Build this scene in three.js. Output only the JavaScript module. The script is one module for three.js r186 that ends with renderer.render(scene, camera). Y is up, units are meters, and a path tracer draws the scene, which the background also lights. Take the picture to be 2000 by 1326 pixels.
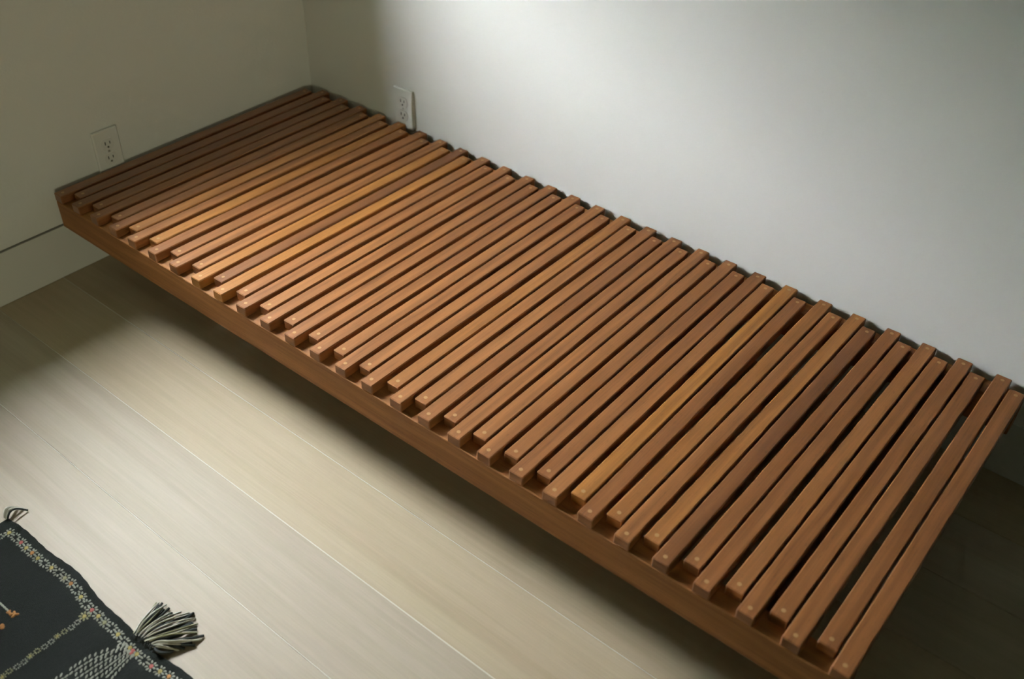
import * as THREE from 'three';
import { mergeGeometries } from 'three/addons/utils/BufferGeometryUtils.js';
import { RectAreaLightUniformsLib } from 'three/addons/lights/RectAreaLightUniformsLib.js';
import { RoundedBoxGeometry } from 'three/addons/geometries/RoundedBoxGeometry.js';

// One unit of the daybed's slat rhythm (the pitch of a slat pair) in metres; TOP is the daybed's top above the floor.
const P = 0.074, TOP = 3.25 * P;

const scene = new THREE.Scene();
scene.background = new THREE.Color(0.93, 0.98, 1.0);          // an even overcast sky
const SKY = 98;
scene.backgroundIntensity = scene.environmentIntensity = SKY;

// ---- camera: 35 mm lens held at standing height, looking down along the room corner
const camera = new THREE.PerspectiveCamera(37.66, 2000 / 1326, 0.05, 50);
camera.rotation.order = 'YXZ';
camera.rotation.set(-0.67306, 0.66154, 0.03297);
camera.position.set(24.9447 * P, 16.8604 * P + TOP, 12.8471 * P);
camera.focus = 2.05; camera.userData.fStop = 2.8;
scene.add(camera);

// ---- light: overcast daylight through the window in the left wall, and an added, unseen fill window far off
// across the room at the right
RectAreaLightUniformsLib.init();
const WALLX = -4.42 * P, WALLZ = -11.33 * P;
const WIN = { z0: -0.18, z1: 0.37, y0: 0.80, y1: 1.50, depth: 0.20 };
const WIN2 = { z0: 3.3, z1: 5.6, y0: 0.7, y1: 1.8, power: 15, color: new THREE.Color(0.98, 0.96, 0.66) };
const HEDGE = 3.0;
const EXPOSURE = 1.0;

const renderer = new THREE.WebGLRenderer({ antialias: true });
renderer.toneMapping = THREE.LinearToneMapping;
renderer.toneMappingExposure = EXPOSURE;
renderer.shadowMap.enabled = true;
renderer.shadowMap.type = THREE.PCFSoftShadowMap;

// ---------------------------------------------------------------- helpers
function rng(seed) {
  let s = seed >>> 0;
  return () => { s = (s + 0x6D2B79F5) >>> 0; let t = s; t = Math.imul(t ^ (t >>> 15), t | 1); t ^= t + Math.imul(t ^ (t >>> 7), t | 61); return ((t ^ (t >>> 14)) >>> 0) / 4294967296; };
}
const lerp = (a, b, t) => a + (b - a) * t, clamp = (v, a, b) => Math.min(b, Math.max(a, v));

const used = new Map();
function numbered(name) {
  const n = used.get(name) ?? 0; used.set(name, n + 1);
  return n ? `${name}_${String(n).padStart(3, '0')}` : name;
}
function mesh(name, geometry, material, parent = scene) {
  const m = new THREE.Mesh(geometry, material);
  m.name = numbered(name); m.castShadow = m.receiveShadow = true;
  parent.add(m); return m;
}
function group(name, parent = scene) { const g = new THREE.Group(); g.name = numbered(name); parent.add(g); return g; }
function tag(o, label, category, groupName) {
  o.userData.label = label; o.userData.category = category;
  if (groupName) o.userData.group = groupName;
  return o;
}
const structure = (o) => { o.userData.kind = 'structure'; return o; };

// a box with a flat chamfer c on every edge; uv in metres, u running along axis `grain` (0 x, 1 y, 2 z)
function chamferBox(w, h, l, c, grain = 2, uo = 0, vo = 0) {
  const H = [w / 2, h / 2, l / 2], pos = [], uv = [];
  const corner = (s, ax) => [0, 1, 2].map((i) => s[i] * (i === ax ? H[i] : H[i] - c));
  const push = (pts) => {
    const [a, b, d] = pts.map((p) => new THREE.Vector3(...p));
    const n = b.clone().sub(a).cross(d.clone().sub(a));
    const mid = a.clone().add(b).add(d).divideScalar(3);
    const order = n.dot(mid) < 0 ? [pts[0], pts[2], pts[1]] : pts;
    const an = [Math.abs(n.x), Math.abs(n.y), Math.abs(n.z)];
    const major = an.indexOf(Math.max(...an));
    for (const p of order) {
      pos.push(...p);
      const others = [0, 1, 2].filter((i) => i !== major);
      const ua = others.includes(grain) ? grain : others[0];
      const va = others.find((i) => i !== ua);
      uv.push(p[ua] + uo + (major === grain ? 0.31 : 0), p[va] + vo + major * 0.117);
    }
  };
  const quad = (a, b, d, e) => { push([a, b, d]); push([a, d, e]); };
  for (let ax = 0; ax < 3; ax++) {
    const [i, j] = [0, 1, 2].filter((k) => k !== ax);
    for (const s of [-1, 1]) {
      const f = (si, sj) => { const q = [0, 0, 0]; q[ax] = s; q[i] = si; q[j] = sj; return corner(q, ax); };
      quad(f(-1, -1), f(1, -1), f(1, 1), f(-1, 1));
    }
    for (const si of [-1, 1]) for (const sj of [-1, 1]) {       // the chamfers along this axis
      const e = (sa, which) => { const q = [0, 0, 0]; q[ax] = sa; q[i] = si; q[j] = sj; return corner(q, which); };
      quad(e(-1, i), e(1, i), e(1, j), e(-1, j));
    }
  }
  for (const sx of [-1, 1]) for (const sy of [-1, 1]) for (const sz of [-1, 1]) push([0, 1, 2].map((ax) => corner([sx, sy, sz], ax)));
  const g = new THREE.BufferGeometry();
  g.setAttribute('position', new THREE.Float32BufferAttribute(pos, 3));
  g.setAttribute('uv', new THREE.Float32BufferAttribute(uv, 2));
  g.computeVertexNormals();
  return g;
}
const at = (g, x, y, z) => g.translate(x, y, z);
// an axis-aligned box from two corners
function span(x0, x1, y0, y1, z0, z1, c = 0.0015, grain = 0, uo = 0, vo = 0) {
  return at(chamferBox(x1 - x0, y1 - y0, z1 - z0, c, grain, uo, vo), (x0 + x1) / 2, (y0 + y1) / 2, (z0 + z1) / 2);
}

// ---------------------------------------------------------------- textures
function noise2(seed) {                                   // tileable value noise
  const r = rng(seed), N = 256, t = new Float32Array(N * N);
  for (let i = 0; i < t.length; i++) t[i] = r();
  return (x, y, px, py) => {                              // period px, py cells
    const xi = Math.floor(x), yi = Math.floor(y), fx = x - xi, fy = y - yi;
    const sx = fx * fx * (3 - 2 * fx), sy = fy * fy * (3 - 2 * fy);
    const m = (a, p) => ((a % p) + p) % p, g = (a, b) => t[(m(b, py) % N) * N + (m(a, px) % N)];
    return lerp(lerp(g(xi, yi), g(xi + 1, yi), sx), lerp(g(xi, yi + 1), g(xi + 1, yi + 1), sx), sy);
  };
}
function texture(w, h, fill, { srgb = true, su = 1, sv = 1 } = {}) {
  const d = new Uint8Array(w * h * 4);
  for (let y = 0; y < h; y++) for (let x = 0; x < w; x++) {
    const c = fill(x / w, y / h);
    for (let k = 0; k < 3; k++) d[(y * w + x) * 4 + k] = clamp(Math.round(c[k] * 255), 0, 255);
    d[(y * w + x) * 4 + 3] = 255;
  }
  const t = new THREE.DataTexture(d, w, h, THREE.RGBAFormat);
  t.wrapS = t.wrapT = THREE.RepeatWrapping; t.magFilter = THREE.LinearFilter; t.minFilter = THREE.LinearMipmapLinearFilter; t.generateMipmaps = true;
  t.colorSpace = srgb ? THREE.SRGBColorSpace : THREE.NoColorSpace;
  t.repeat.set(1 / su, 1 / sv); t.needsUpdate = true;
  return t;
}
const n1 = noise2(11), n2 = noise2(23), n3 = noise2(37);
// hardwood grain: 0.9 m along u, 0.24 m along v; long fibres, a few darker bands and short open pores
function hardwood(u, v) {
  const wob = n1(u * 6, v * 8, 6, 8) * 0.9;
  const band = n2(u * 3, v * 26 + wob * 2, 3, 26), fine = n3(u * 14, v * 150, 14, 150), pore = n1(u * 70, v * 190, 70, 190);
  return { band, fine, pore };
}
const grainMap = texture(1024, 512, (u, v) => {
  const { band, fine, pore } = hardwood(u, v);
  const t = 0.80 + 0.16 * band + 0.10 * (fine - 0.5) - (pore > 0.8 ? 0.10 * (pore - 0.8) / 0.2 : 0);
  return [t, t * lerp(0.965, 1.0, band), t * lerp(0.93, 1.0, band)];
}, { su: 0.9, sv: 0.24 });
const grainBump = texture(1024, 512, (u, v) => {
  const { fine, pore } = hardwood(u, v);
  const t = 0.6 + 0.3 * (fine - 0.5) - (pore > 0.8 ? 0.4 * (pore - 0.8) / 0.2 : 0);
  return [t, t, t];
}, { srgb: false, su: 0.9, sv: 0.24 });
// pale oak: 2.4 m along u, 0.5 m along v
function oak(u, v) {
  const wob = n2(u * 5, v * 4, 5, 4) * 1.6;
  return { band: n1(u * 3, v * 16 + wob * 2, 3, 16), mid: n3(u * 9, v * 60 + wob, 9, 60), fine: n2(u * 40, v * 220, 40, 220) };
}
const oakMap = texture(1024, 1024, (u, v) => {
  const { band, mid, fine } = oak(u, v);
  const t = 0.885 + 0.045 * band + 0.032 * (mid - 0.5) + 0.03 * (fine - 0.5);
  return [t, t * lerp(0.965, 0.985, band), t * lerp(0.93, 0.98, band * 0.6 + mid * 0.4)];
}, { su: 2.4, sv: 0.5 });
const oakBump = texture(1024, 1024, (u, v) => { const { mid, fine } = oak(u, v), t = 0.5 + 0.3 * (mid - 0.5) + 0.3 * (fine - 0.5); return [t, t, t]; }, { srgb: false, su: 2.4, sv: 0.5 });
// rolled wall paint, 0.4 m
const paintBump = texture(512, 512, (u, v) => { const t = 0.5 * n1(u * 60, v * 60, 60, 60) + 0.35 * n2(u * 130, v * 130, 130, 130) + 0.15 * n3(u * 12, v * 12, 12, 12); return [t, t, t]; }, { srgb: false, su: 0.4, sv: 0.4 });
// flat-woven wool, 0.12 m
const weaveMap = texture(512, 512, (u, v) => {
  const rib = 0.5 + 0.5 * Math.sin(u * Math.PI * 2 * 40), t = 0.72 + 0.2 * n2(u * 90, v * 40, 90, 40) + 0.08 * rib;
  return [t, t, t];
}, { su: 0.12, sv: 0.12 });
const weaveBump = texture(512, 512, (u, v) => {
  const row = Math.floor(v * 60), t = 0.5 + 0.35 * Math.sin(u * Math.PI * 2 * 40 + (row % 2) * Math.PI) * Math.sin(v * Math.PI * 60) + 0.3 * (n3(u * 80, v * 80, 80, 80) - 0.5);
  return [t, t, t];
}, { srgb: false, su: 0.12, sv: 0.12 });

// ---------------------------------------------------------------- materials
const std = (o) => new THREE.MeshStandardMaterial(o);
const C = (r, g, b) => new THREE.Color().setRGB(r, g, b);
const M = {
  wall: std({ color: C(0.78, 0.78, 0.755), roughness: 0.85, bumpMap: paintBump, bumpScale: 0.0004 }),
  ceiling: std({ color: C(0.45, 0.45, 0.42), roughness: 0.95 }),
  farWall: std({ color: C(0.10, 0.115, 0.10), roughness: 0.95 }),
  trim: std({ color: C(0.70, 0.695, 0.66), roughness: 0.6 }),
  recess: std({ color: C(0.10, 0.11, 0.10), roughness: 0.9 }),
  glass: new THREE.MeshPhysicalMaterial({ color: 0xffffff, transmission: 1, thickness: 0, roughness: 0, ior: 1.5 }),
  hedge: std({ color: C(0.035, 0.055, 0.03), roughness: 1 }),
  lawn: std({ color: C(0.05, 0.08, 0.035), roughness: 1 }),
  plate: std({ color: C(0.77, 0.77, 0.745), roughness: 0.35 }),
  socket: std({ color: C(0.74, 0.735, 0.71), roughness: 0.4 }),
  slot: std({ color: C(0.09, 0.09, 0.08), roughness: 0.8 }),
  screw: std({ color: C(0.6, 0.6, 0.58), roughness: 0.35, metalness: 0.6 }),
  plug: std({ color: C(0.52, 0.32, 0.16), roughness: 0.5 }),
  subfloor: std({ color: C(0.30, 0.25, 0.18), roughness: 0.9 }),
  steel: std({ color: C(0.05, 0.05, 0.05), roughness: 0.5, metalness: 0.3 }),
  rug: std({ color: C(0.011, 0.016, 0.014), map: weaveMap, bumpMap: weaveBump, bumpScale: 0.0012, roughness: 1 }),
  wool: std({ color: C(0.31, 0.32, 0.27), roughness: 1 }),
  woolYellow: std({ color: C(0.40, 0.33, 0.12), roughness: 1 }),
  woolCream: std({ color: C(0.30, 0.30, 0.18), roughness: 1 }),
  woolOrange: std({ color: C(0.42, 0.20, 0.07), roughness: 1 }),
  woolPink: std({ color: C(0.45, 0.13, 0.12), roughness: 1 }),
  yarnWhite: std({ color: C(0.50, 0.49, 0.41), roughness: 1 }),
  woolBlack: std({ color: C(0.030, 0.036, 0.034), roughness: 1 }),
  woolTan: std({ color: C(0.30, 0.22, 0.11), roughness: 1 }),
};
const wood = (r, g, b, rough = 0.45, coat = 0.5) => new THREE.MeshPhysicalMaterial({ color: C(r, g, b), map: grainMap, bumpMap: grainBump, bumpScale: 0.0004, roughness: rough, clearcoat: coat, clearcoatRoughness: 0.36 });
// tones of the slats, from dark brown to bright orange
const tones = [
  wood(0.244, 0.094, 0.032), wood(0.310, 0.122, 0.039), wood(0.367, 0.147, 0.046), wood(0.404, 0.162, 0.050),
  wood(0.437, 0.179, 0.055), wood(0.489, 0.204, 0.055), wood(0.564, 0.241, 0.056),
];
const railWood = wood(0.44, 0.188, 0.050, 0.6, 0), legWood = wood(0.22, 0.10, 0.045, 0.5, 0);

// ---------------------------------------------------------------- the room
const ROOM = { x0: WALLX, x1: 7.6, z0: WALLZ, z1: 6.4, h: 2.55 }, T = 0.21;
const BASE_TOP = TOP - 1.42 * P, WALL_LOW = TOP - 1.33 * P;      // skirting set flush below a shadow gap

// floor of oak planks 174 mm wide, running along the daybed
{
  const floor = structure(group('floor'));
  mesh('subfloor', span(ROOM.x0 - 0.013, ROOM.x1, -0.12, -0.016, ROOM.z0 - 0.013, ROOM.z1), M.subfloor, floor);
  const pitch = 2.375 * P, r = rng(5);
  const oakTones = [[0.60, 0.52, 0.37], [0.56, 0.505, 0.405], [0.57, 0.515, 0.41], [0.58, 0.50, 0.35], [0.55, 0.49, 0.37]]
    .map(([a, b, c]) => std({ color: C(a, b, c), map: oakMap, bumpMap: oakBump, bumpScale: 0.0003, roughness: 0.55 }));
  // pale strips painting the glint of light on plank bevels; one widens to the right
  const glintPale = std({ color: C(0.66, 0.63, 0.54), roughness: 0.6 });
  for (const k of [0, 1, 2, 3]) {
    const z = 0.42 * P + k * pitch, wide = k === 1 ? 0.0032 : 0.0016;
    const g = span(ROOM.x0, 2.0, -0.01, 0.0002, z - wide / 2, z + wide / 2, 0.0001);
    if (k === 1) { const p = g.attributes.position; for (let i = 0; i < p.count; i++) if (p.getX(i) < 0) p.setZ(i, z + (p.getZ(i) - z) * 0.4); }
    mesh('seam_glint_strip', g, glintPale, floor);
  }
  const near = { 3: 3, 4: 3, 5: 0, 6: 2, 7: 1 };                       // tones seen in front of the daybed
  const zs = 0.42 * P - 5 * pitch;                               // the first seam beyond the back wall
  for (let i = -1; zs + i * pitch < ROOM.z1; i++) {
    const z0 = Math.max(zs + i * pitch, ROOM.z0), z1 = Math.min(zs + (i + 1) * pitch, ROOM.z1);
    if (z1 - z0 < 0.02) continue;
    const cut = 2.1 + 1.2 * r();
    for (const [a, b] of [[ROOM.x0, cut], [cut, cut + 2.4], [cut + 2.4, ROOM.x1]]) {
      const k = a === ROOM.x0 && near[i] !== undefined ? near[i] : Math.floor(r() * oakTones.length), lift = 0.0004 * r();
      mesh('plank', span(a + 0.0002, b - 0.0002, -0.016, lift, z0 + 0.00015, z1 - 0.00015, 0.0014, 0, r() * 2.4, r() * 0.5), oakTones[k], floor);
    }
  }
}
// walls: plaster face down to the shadow gap, a recessed backing behind it
{
  const { x0, x1, z0, z1, h } = ROOM, f = 0.013;                 // the plaster face is 13 mm thick
  const left = structure(group('wall_left'));
  const g = [];
  g.push(span(x0 - T, x0 - f, -0.12, WIN.y0, z0 - T, z1 + T, 0.0001), span(x0 - T, x0 - f, WIN.y1, h, z0 - T, z1 + T, 0.0001),
    span(x0 - T, x0 - f, WIN.y0, WIN.y1, z0 - T, WIN.z0, 0.0001), span(x0 - T, x0 - f, WIN.y0, WIN.y1, WIN.z1, z1 + T, 0.0001));
  const face = [span(x0 - f, x0, WALL_LOW, WIN.y0, z0, z1, 0.0001), span(x0 - f, x0, WIN.y1, h, z0, z1, 0.0001),
    span(x0 - f, x0, WIN.y0, WIN.y1, z0, WIN.z0, 0.0001), span(x0 - f, x0, WIN.y0, WIN.y1, WIN.z1, z1, 0.0001)];
  mesh('backing', mergeGeometries(g), M.recess, left);
  mesh('plaster', mergeGeometries(face), M.wall, left);
  const back = structure(group('wall_back'));
  mesh('backing', span(x0 - T, x1 + T, -0.12, h, z0 - T, z0 - f, 0.0001), M.recess, back);
  mesh('plaster', span(x0 - f, x1, BASE_TOP + 0.0012, h, z0 - f, z0, 0.0001), M.wall, back);
  structure(mesh('baseboard_left', span(x0 - f, x0, -0.016, BASE_TOP, z0, z1, 0.0012), M.trim));
  structure(mesh('baseboard_back', span(x0, x1, -0.016, BASE_TOP, z0 - f, z0, 0.0012), M.trim));
  structure(mesh('wall_right', mergeGeometries([span(x1, x1 + T, -0.12, h, z0 - T, WIN2.z0, 0.0001), span(x1, x1 + T, -0.12, h, WIN2.z1, z1 + T, 0.0001),
    span(x1, x1 + T, -0.12, WIN2.y0, WIN2.z0, WIN2.z1, 0.0001), span(x1, x1 + T, WIN2.y1, h, WIN2.z0, WIN2.z1, 0.0001)]), M.farWall));
  structure(mesh('wall_front', span(x0 - T, x1, -0.12, h, z1, z1 + T, 0.0001), M.farWall));
  structure(mesh('added_partition', span(2.3, 2.42, 0, h, z0, 0.62, 0.001), M.farWall));   // added out of view to keep the fill light off the right corner
  structure(mesh('ceiling', span(x0 - T, x1 + T, h, h + T, z0 - T, z1 + T, 0.0001), M.ceiling));

  // window 1, in the left wall: white lining, frame and a daylit roller shade
  const w = structure(group('window_1')), { z0: a, z1: b, y0, y1, depth } = WIN, xg = x0 - depth;
  const lining = [span(x0 - T, x0 + 0.004, y0, y0 + 0.012, a, b), span(x0 - T, x0, y1 - 0.012, y1, a, b),
    span(x0 - T, x0, y0 + 0.012, y1 - 0.012, a, a + 0.012), span(x0 - T, x0, y0 + 0.012, y1 - 0.012, b - 0.012, b)];
  mesh('window_lining', mergeGeometries(lining), M.trim, w);
  const fw = 0.012, frame = [span(xg - 0.012, xg + 0.012, y0 + 0.012, y0 + 0.012 + fw, a + 0.012, b - 0.012), span(xg - 0.012, xg + 0.012, y1 - 0.012 - fw, y1 - 0.012, a + 0.012, b - 0.012),
    span(xg - 0.012, xg + 0.012, y0 + 0.012 + fw, y1 - 0.012 - fw, a + 0.012, a + 0.012 + fw), span(xg - 0.012, xg + 0.012, y0 + 0.012 + fw, y1 - 0.012 - fw, b - 0.012 - fw, b - 0.012)];
  mesh('window_frame', mergeGeometries(frame), M.trim, w);
  const pw = b - a - 2 * (0.012 + fw), ph = y1 - y0 - 2 * (0.012 + fw), cy = (y0 + y1) / 2, cz = (a + b) / 2;
  mesh('window_pane', new THREE.BoxGeometry(0.004, ph, pw).translate(xg - 0.004, cy, cz), M.glass, w);

  // window 2, added unseen in the right wall to lift the shadows; its curtain glows
  const w2 = structure(group('added_window_2')), xf = x1 + 0.08, cz2 = (WIN2.z0 + WIN2.z1) / 2, cy2 = (WIN2.y0 + WIN2.y1) / 2, f2 = 0.04;
  mesh('window_frame', mergeGeometries([span(xf - 0.02, xf + 0.03, WIN2.y0, WIN2.y0 + f2, WIN2.z0, WIN2.z1), span(xf - 0.02, xf + 0.03, WIN2.y1 - f2, WIN2.y1, WIN2.z0, WIN2.z1),
    span(xf - 0.02, xf + 0.03, WIN2.y0 + f2, WIN2.y1 - f2, WIN2.z0, WIN2.z0 + f2), span(xf - 0.02, xf + 0.03, WIN2.y0 + f2, WIN2.y1 - f2, WIN2.z1 - f2, WIN2.z1)]), M.trim, w2);
  mesh('fill_curtain', span(xf + 0.03, xf + 0.034, WIN2.y0, WIN2.y1, WIN2.z0, WIN2.z1, 0.0005), std({ color: C(0.6, 0.57, 0.45), emissive: WIN2.color, emissiveIntensity: 0.5, roughness: 0.9 }), w2);
  const fill = new THREE.RectAreaLight(WIN2.color, WIN2.power, WIN2.z1 - WIN2.z0 - 2 * f2, WIN2.y1 - WIN2.y0 - 2 * f2);
  fill.name = 'added_fill_light'; fill.position.set(xf - 0.024, cy2, cz2); fill.lookAt(xf - 1, cy2, cz2); scene.add(fill);
  // the garden outside window 1: lawn and the clipped hedge that hides the low sky
  structure(mesh('garden_ground', span(-14, x0 - T, -0.5, -0.3, -14, 14, 0.001), M.lawn));
  structure(mesh('garden_hedge', span(-9.4, -8.4, -0.3, HEDGE, -14, 14, 0.1), M.hedge));
}

// ---------------------------------------------------------------- wall outlets
function outlet(label, x, y, z, turn) {
  const o = tag(group('wall_outlet'), label, 'wall outlet');
  o.position.set(x, y, z); o.rotation.y = turn;
  mesh('cover_plate', at(new RoundedBoxGeometry(0.070, 0.114, 0.010, 3, 0.0035), 0, 0, 0.0035), M.plate, o);
  for (const s of [1, -1]) {
    const face = new THREE.Shape(), r = 0.0172, c = 0.0142;       // a round face with flat top and bottom
    const a0 = Math.asin(c / r);
    face.absarc(0, 0, r, -a0, a0, false); face.absarc(0, 0, r, Math.PI - a0, Math.PI + a0, false);
    const g = new THREE.ExtrudeGeometry(face, { depth: 0.0012, bevelEnabled: true, bevelSize: 0.0006, bevelThickness: 0.0005, bevelSegments: 2, curveSegments: 10 });
    const f = mesh('receptacle', at(g, 0, s * 0.0193, 0.0084), M.socket, o);
    for (const [sx, len] of [[-0.0063, 0.0085], [0.0063, 0.0070]])
      mesh('slot', at(new THREE.BoxGeometry(0.0024, len, 0.0008), sx, s * 0.0193 + 0.0035, 0.0102), M.slot, f);
    const hole = new THREE.CylinderGeometry(0.0026, 0.0026, 0.0008, 14); hole.rotateX(Math.PI / 2);
    mesh('ground_hole', at(hole, 0, s * 0.0193 - 0.0072, 0.0102), M.slot, f);
  }
  const sc = new THREE.CylinderGeometry(0.0030, 0.0034, 0.0012, 16); sc.rotateX(Math.PI / 2);
  mesh('screw', at(sc, 0, 0, 0.0089), M.screw, o);
  return o;
}
outlet('white duplex wall outlet low on the dim left wall above the daybed end', WALLX + 0.0015, TOP + 0.57 * P, -2.28 * P, Math.PI / 2);
outlet('white duplex wall outlet on the back wall near the room corner', 0.80 * P, TOP + 0.58 * P, WALLZ + 0.0015, 0);

// ---------------------------------------------------------------- the daybed
{
  const bed = tag(group('slatted_daybed'), 'low daybed of reddish brown hardwood slats staggered in pairs on a wooden frame', 'daybed');
  bed.position.set(0, 0, 0);
  const SW = 0.405 * P, SH = 0.30 * P, W = 11.178 * P, S = 0.39 * P, BO = 0.464 * P;
  const first = -4, last = 23;
  // how far each pair sits off the even spacing, at its front and back ends (in pitches)
  const offFront = [-0.17, -0.16, -0.13, -0.106, -0.141, -0.105, -0.055, 0.0, 0.02, 0.043, 0.064, 0.085, 0.089, 0.079, 0.048, 0.075, 0.047, 0.036, -0.009, -0.023, -0.039, -0.043, -0.055, -0.056, -0.041, -0.015, 0.004, 0.063];
  const offBack = [-0.17, -0.12, -0.076, -0.054, -0.028, 0.005, 0.075, 0.08, 0.07, 0.08, 0.07, 0.07, 0.033, 0.0, 0.0, 0.01, -0.01, -0.065, -0.085, -0.12, -0.14, -0.11, -0.01, 0.007, 0.036, 0.05, 0.04, 0.074];
  // tone of the near-running slat (A) and of the one beside it (B) in each pair, dark 0 to bright 6; the first four are darkened for the left end's shade
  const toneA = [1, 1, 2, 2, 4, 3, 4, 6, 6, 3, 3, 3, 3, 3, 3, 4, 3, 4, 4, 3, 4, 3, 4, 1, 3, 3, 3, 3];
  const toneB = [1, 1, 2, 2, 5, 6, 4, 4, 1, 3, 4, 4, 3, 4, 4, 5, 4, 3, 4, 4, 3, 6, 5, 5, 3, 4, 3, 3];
  const r = rng(77);
  const plugShape = new THREE.CylinderGeometry(0.0038, 0.0038, 0.004, 16);
  for (let k = first; k <= last; k++) {
    const i = k - first;
    for (const kind of ['B', 'A']) {
      if (kind === 'B' && k === first) continue;
      const zf = kind === 'A' ? 0 : -S, zb = kind === 'A' ? -(W - S) : -W, L = zf - zb;
      const left = (off) => (k + off) * P - (kind === 'B' ? BO : 0);
      const xf = left(offFront[i]) + SW / 2, xb = left(offBack[i]) + SW / 2;
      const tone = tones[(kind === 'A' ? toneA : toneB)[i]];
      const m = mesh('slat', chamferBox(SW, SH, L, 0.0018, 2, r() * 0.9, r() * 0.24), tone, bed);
      m.position.set((xf + xb) / 2, TOP - SH / 2 + 0.0006 * (r() - 0.5), (zf + zb) / 2);
      m.rotation.y = Math.atan2(xb - xf, -(L)) + Math.PI;
      for (const s of [1, -1]) {
        const pl = mesh('dowel_plug', plugShape, M.plug, m);
        pl.position.set(0, SH / 2 - 0.0017, s * (L / 2 - 0.20 * P));
      }
    }
  }
  const xl = (first - 0.17) * P, xr = (last + 0.06) * P + SW, yTop = TOP - SH, RH = 0.99 * P, RT = 0.62 * P;
  mesh('rail', span(xl, xr, yTop - RH, yTop, -RT, -0.0004, 0.0016, 0, 0.2, 0.03), railWood, bed);
  mesh('rail', span(xl, xr, yTop - RH, yTop, -W + 0.0004, -W + RT, 0.0016, 0, 0.5, 0.11), railWood, bed);
  for (const x of [-2.2 * P, 9.6 * P, 21.6 * P]) mesh('crossbar', span(x - 0.022, x + 0.022, yTop - RH + 0.008, yTop - 0.012, -W + RT, -RT, 0.0015, 2), legWood, bed);
  for (const x of [-2.2 * P, 21.6 * P]) for (const z of [-2.2 * P, -W + 2.2 * P]) {
    const h = yTop - RH + 0.008, g = new THREE.CylinderGeometry(0.022, 0.016, h, 24, 1);
    mesh('leg', at(g, x, h / 2, z), legWood, bed);
  }
}

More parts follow.
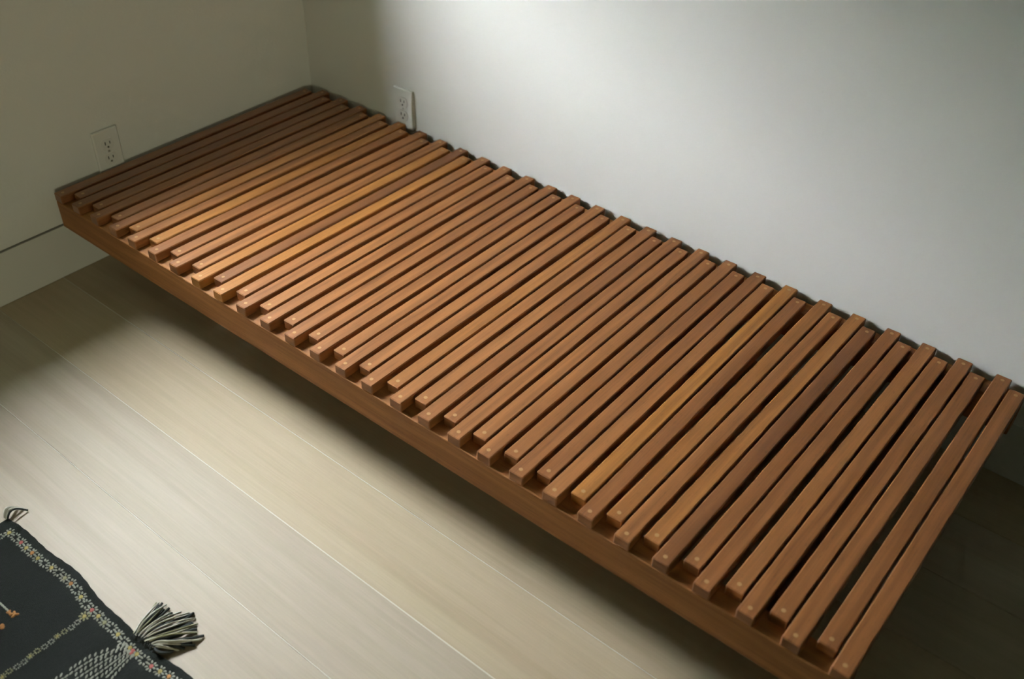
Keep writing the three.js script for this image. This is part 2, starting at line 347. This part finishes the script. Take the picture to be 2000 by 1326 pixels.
// ---------------------------------------------------------------- the rug
{
  const rug = tag(group('kilim_rug'), 'black flat-woven wool rug with white floral bands and striped corner tassel on the floor', 'rug');
  const X0 = 4.3, X1 = 31, Z1 = 24, TH = 0.0055, Y = TH + 0.0008;
  // the edge facing the daybed wanders a little, as hand-woven edges do
  const edge = (x) => 7.24 + 0.055 * Math.cos(x * 1.25 + 0.5) + 0.03 * Math.cos(x * 2.9 + 1) + 0.006 * Math.sin(x * 17) + (x < 4.7 ? 0.10 * (4.7 - x) : 0);
  const side = (z) => X0 + 0.03 * Math.sin(z * 1.7) + 0.008 * Math.sin(z * 13);
  const wave = (x, z) => 0.0009 * Math.sin(x * 1.3 + z * 0.7) + 0.0007 * Math.sin(z * 2.1 - x * 0.4);
  const pt = (u, v, top) => {
    const xx = lerp(X0, X1, u), ze = edge(xx), z = lerp(ze, Z1, v), x = lerp(side(z), X1, u);
    return [x * P, top ? Y - 0.0012 + wave(x, z) : 0.0007, z * P];
  };
  const NU = 260, NV = 90, pos = [], uv = [], idx = [];
  const bend = (t) => t * t * 0.6 + t * 0.4;
  for (let s = 0; s < 2; s++) for (let j = 0; j <= NV; j++) for (let i = 0; i <= NU; i++) {
    const q = pt(bend(i / NU), bend(j / NV), s === 0); pos.push(...q); uv.push(q[0], q[2]);
  }
  const id = (s, i, j) => s * (NU + 1) * (NV + 1) + j * (NU + 1) + i;
  for (let j = 0; j < NV; j++) for (let i = 0; i < NU; i++) {
    idx.push(id(0, i, j), id(0, i, j + 1), id(0, i + 1, j), id(0, i + 1, j), id(0, i, j + 1), id(0, i + 1, j + 1));
    idx.push(id(1, i, j), id(1, i + 1, j), id(1, i, j + 1), id(1, i + 1, j), id(1, i + 1, j + 1), id(1, i, j + 1));
  }
  const wallStrip = (a) => { for (let n = 0; n + 1 < a.length; n++) { const [p, q] = [a[n], a[n + 1]]; idx.push(id(0, ...p), id(0, ...q), id(1, ...p), id(1, ...p), id(0, ...q), id(1, ...q)); } };
  const run = (n, f) => Array.from({ length: n + 1 }, (_, i) => f(i));
  wallStrip(run(NU, (i) => [i, 0])); wallStrip(run(NU, (i) => [NU - i, NV])); wallStrip(run(NV, (j) => [0, NV - j])); wallStrip(run(NV, (j) => [NU, j]));
  const g = new THREE.BufferGeometry();
  g.setAttribute('position', new THREE.Float32BufferAttribute(pos, 3)); g.setAttribute('uv', new THREE.Float32BufferAttribute(uv, 2));
  g.setIndex(idx); g.computeVertexNormals();
  mesh('woven_field', g, M.rug, rug);

  const top = (x, z) => Y - 0.0012 + wave(x, z);
  // one embroidery stitch: a small rounded pad lying along direction a
  const pad = (x, z, a, len, wid, high = 0.0011) => {
    const s = new THREE.SphereGeometry(1, 7, 5); s.scale(len * P / 2, high, wid * P / 2); s.rotateY(-a); return at(s, x * P, top(x, z) + 0.0002, z * P);
  };
  const r = rng(3);
  // a flower of eight white stitches round a coloured or an open centre
  const flower = (x, z, size, centre, petal = M.wool) => {
    const st = [];
    for (let k = 0; k < 8; k++) {
      const a = k * Math.PI / 4 + 0.2 * (r() - 0.5), R = size * (k % 2 ? 0.40 : 0.36) * (0.9 + 0.2 * r());
      st.push(pad(x + Math.cos(a) * R, z + Math.sin(a) * R, a, size * 0.33, size * 0.21));
    }
    const f = mesh('embroidered_flower', mergeGeometries(st), petal, rug);
    if (centre) mesh('flower_centre', mergeGeometries([pad(x, z, 0.3, size * 0.46, size * 0.40, 0.0014), pad(x + 0.02, z + 0.03, 1.8, size * 0.3, size * 0.22, 0.0015)]), centre, f);
  };
  const bandZ = (x) => edge(x) + 0.30;
  const seq = [M.woolYellow, null, M.woolPink, M.woolYellow, M.woolOrange, M.woolYellow, null, M.woolYellow, null, M.woolCream, M.woolOrange, null, M.woolYellow, null, M.woolPink, M.woolYellow, M.woolCream, null, M.woolYellow, null, M.woolYellow];
  for (let k = 0, x = 4.78; x < 13; k++, x += 0.262) flower(x, bandZ(x) + 0.012 * (r() - 0.5), 0.27, seq[k % seq.length]);
  // the chain down the rug's left side, and the thinner chain across the field
  for (let k = 0, z = 7.80; z < 11; k++, z += 0.27) flower(4.74, z, 0.20, k % 3 === 1 ? M.woolYellow : null, k % 2 ? M.woolCream : M.wool);
  flower(8.47, 7.78, 0.26, M.woolYellow, M.woolCream);
  for (let k = 0, z = 7.98; z < 12; k++, z += 0.17) flower(8.50 + 0.02 * Math.sin(k * 1.7), z, 0.16, k % 4 === 3 ? M.woolYellow : null, k % 4 > 1 ? M.woolCream : M.wool);
  // the broad herringbone stripe that runs into the tassel
  const dash = [];
  for (let z = 7.62; z < 12.5; z += 0.115) {
    const spread = Math.min(1, 0.45 + (z - 7.6) * 0.75);
    for (let c = -4; c <= 4; c++) {
      const x = 10.02 - (z - 7.6) * 0.08 + c * 0.105 * spread * 1.05;
      if (r() < 0.06) continue;
      dash.push(pad(x, z + (c % 2 ? 0.05 : 0) + 0.02 * (r() - 0.5), 0.95 + (c % 2 ? 0.5 : 0) + 0.2 * (r() - 0.5), 0.125, 0.052));
    }
  }
  const hb = mesh('herringbone_stripe', mergeGeometries(dash), M.wool, rug); hb.userData.kind = 'stuff';
  mesh('embroidered_knot', mergeGeometries([pad(10.14, 7.60, 0.2, 0.13, 0.10, 0.002), pad(10.17, 7.66, 1.2, 0.12, 0.09, 0.002)]), M.woolPink, rug);
  // the medallion at the left: white stems that end in orange tufts
  const tuft = (x, z) => { const st = []; for (let k = 0; k < 9; k++) st.push(pad(x + 0.11 * (r() - 0.5) * 2, z + 0.08 * (r() - 0.5) * 2, r() * 3, 0.11, 0.07, 0.0022)); mesh('orange_tuft', mergeGeometries(st), M.woolOrange, rug); };
  const stem = (x0, z0, x1, z1) => { const st = [], n = Math.ceil(Math.hypot(x1 - x0, z1 - z0) / 0.09); for (let k = 0; k < n; k++) { const t = (k + 0.5) / n; st.push(pad(lerp(x0, x1, t), lerp(z0, z1, t), Math.atan2(z1 - z0, x1 - x0), 0.12, 0.06)); } mesh('embroidered_stem', mergeGeometries(st), M.wool, rug); };
  for (const [x, z, a, b] of [[7.13, 8.84, 6.1, 8.88], [7.22, 9.22, 6.2, 9.3], [6.1, 10.4, 6.15, 9.4]]) { tuft(x, z); const d = Math.hypot(x - a, z - b); stem(a, b, lerp(x, a, 0.1 / d), lerp(z, b, 0.1 / d)); }

  // yarns: a soft tube from the rug's edge that arcs and comes to rest on the floor
  const yarn = (name, a, b, rise, rad, m, parent, sway = 0) => {
    const pts = [], n = 6, dx = b[0] - a[0], dz = b[1] - a[1], l = Math.hypot(dx, dz);
    for (let k = 0; k <= n; k++) {
      const t = k / n, s = sway * Math.sin(t * Math.PI * 1.15) / l;
      pts.push(new THREE.Vector3((a[0] + dx * t - dz * s) * P, lerp(Y + 0.003, rad + 0.0006, t) + rise * Math.sin(Math.PI * Math.pow(t, 0.8)), (a[1] + dz * t + dx * s) * P));
    }
    return mesh(name, new THREE.TubeGeometry(new THREE.CatmullRomCurve3(pts), 18, rad, 6, false), m, parent);
  };
  const tassel = group('tassel', rug); tassel.userData.label = 'black and white wool tassel';
  const tips = [[9.44, 6.52], [9.56, 6.36], [9.82, 6.33], [9.97, 6.26], [10.3, 6.11], [10.51, 6.17], [10.76, 6.28], [10.92, 6.29], [11.09, 6.42], [11.02, 6.66], [10.93, 6.87], [10.86, 7.02]];
  for (let k = 0; k < 40; k++) {
    const t = k / 39, f = t * (tips.length - 1), j = Math.min(tips.length - 2, Math.floor(f)), q = f - j;
    const len = 0.86 + 0.22 * r();
    const root = [lerp(9.80, 10.50, t) + 0.04 * (r() - 0.5), lerp(7.32, 7.24, t) + 0.05 * (r() - 0.5)];
    const tip = [lerp(tips[j][0], tips[j + 1][0], q), lerp(tips[j][1], tips[j + 1][1], q)];
    const end = [lerp(root[0], tip[0], len) + 0.10 * (r() - 0.5), lerp(root[1], tip[1], len) + 0.10 * (r() - 0.5)];
    const dark = k % 4 > 1, m = dark ? M.woolBlack : (k > 32 && r() < 0.4 ? M.woolTan : (k % 5 === 0 ? M.woolCream : M.yarnWhite));
    const lift = dark ? 0.002 + 0.004 * r() : 0.006 + 0.008 * r();
    yarn('yarn', root, end, lift, dark ? 0.0024 : 0.0015, m, tassel, 0.16 * (r() - 0.5) + 0.05);
  }
  const knot = []; for (let k = 0; k < 14; k++) { const t = k / 13; knot.push(pad(lerp(9.78, 10.5, t), lerp(7.34, 7.27, t) + 0.06 * (r() - 0.5), 1.2, 0.16, 0.07, 0.0042)); }
  mesh('binding', mergeGeometries(knot), M.woolBlack, tassel);
  const small = group('corner_tassel', rug);
  yarn('yarn', [4.30, 7.40], [4.12, 7.02], 0.012, 0.0032, M.yarnWhite, small, -0.05);
  yarn('yarn', [4.36, 7.40], [4.22, 6.92], 0.010, 0.0022, M.yarnWhite, small, -0.08);
  yarn('yarn', [4.38, 7.38], [4.38, 6.86], 0.012, 0.0018, M.woolBlack, small, -0.06);
}

renderer.render(scene, camera);
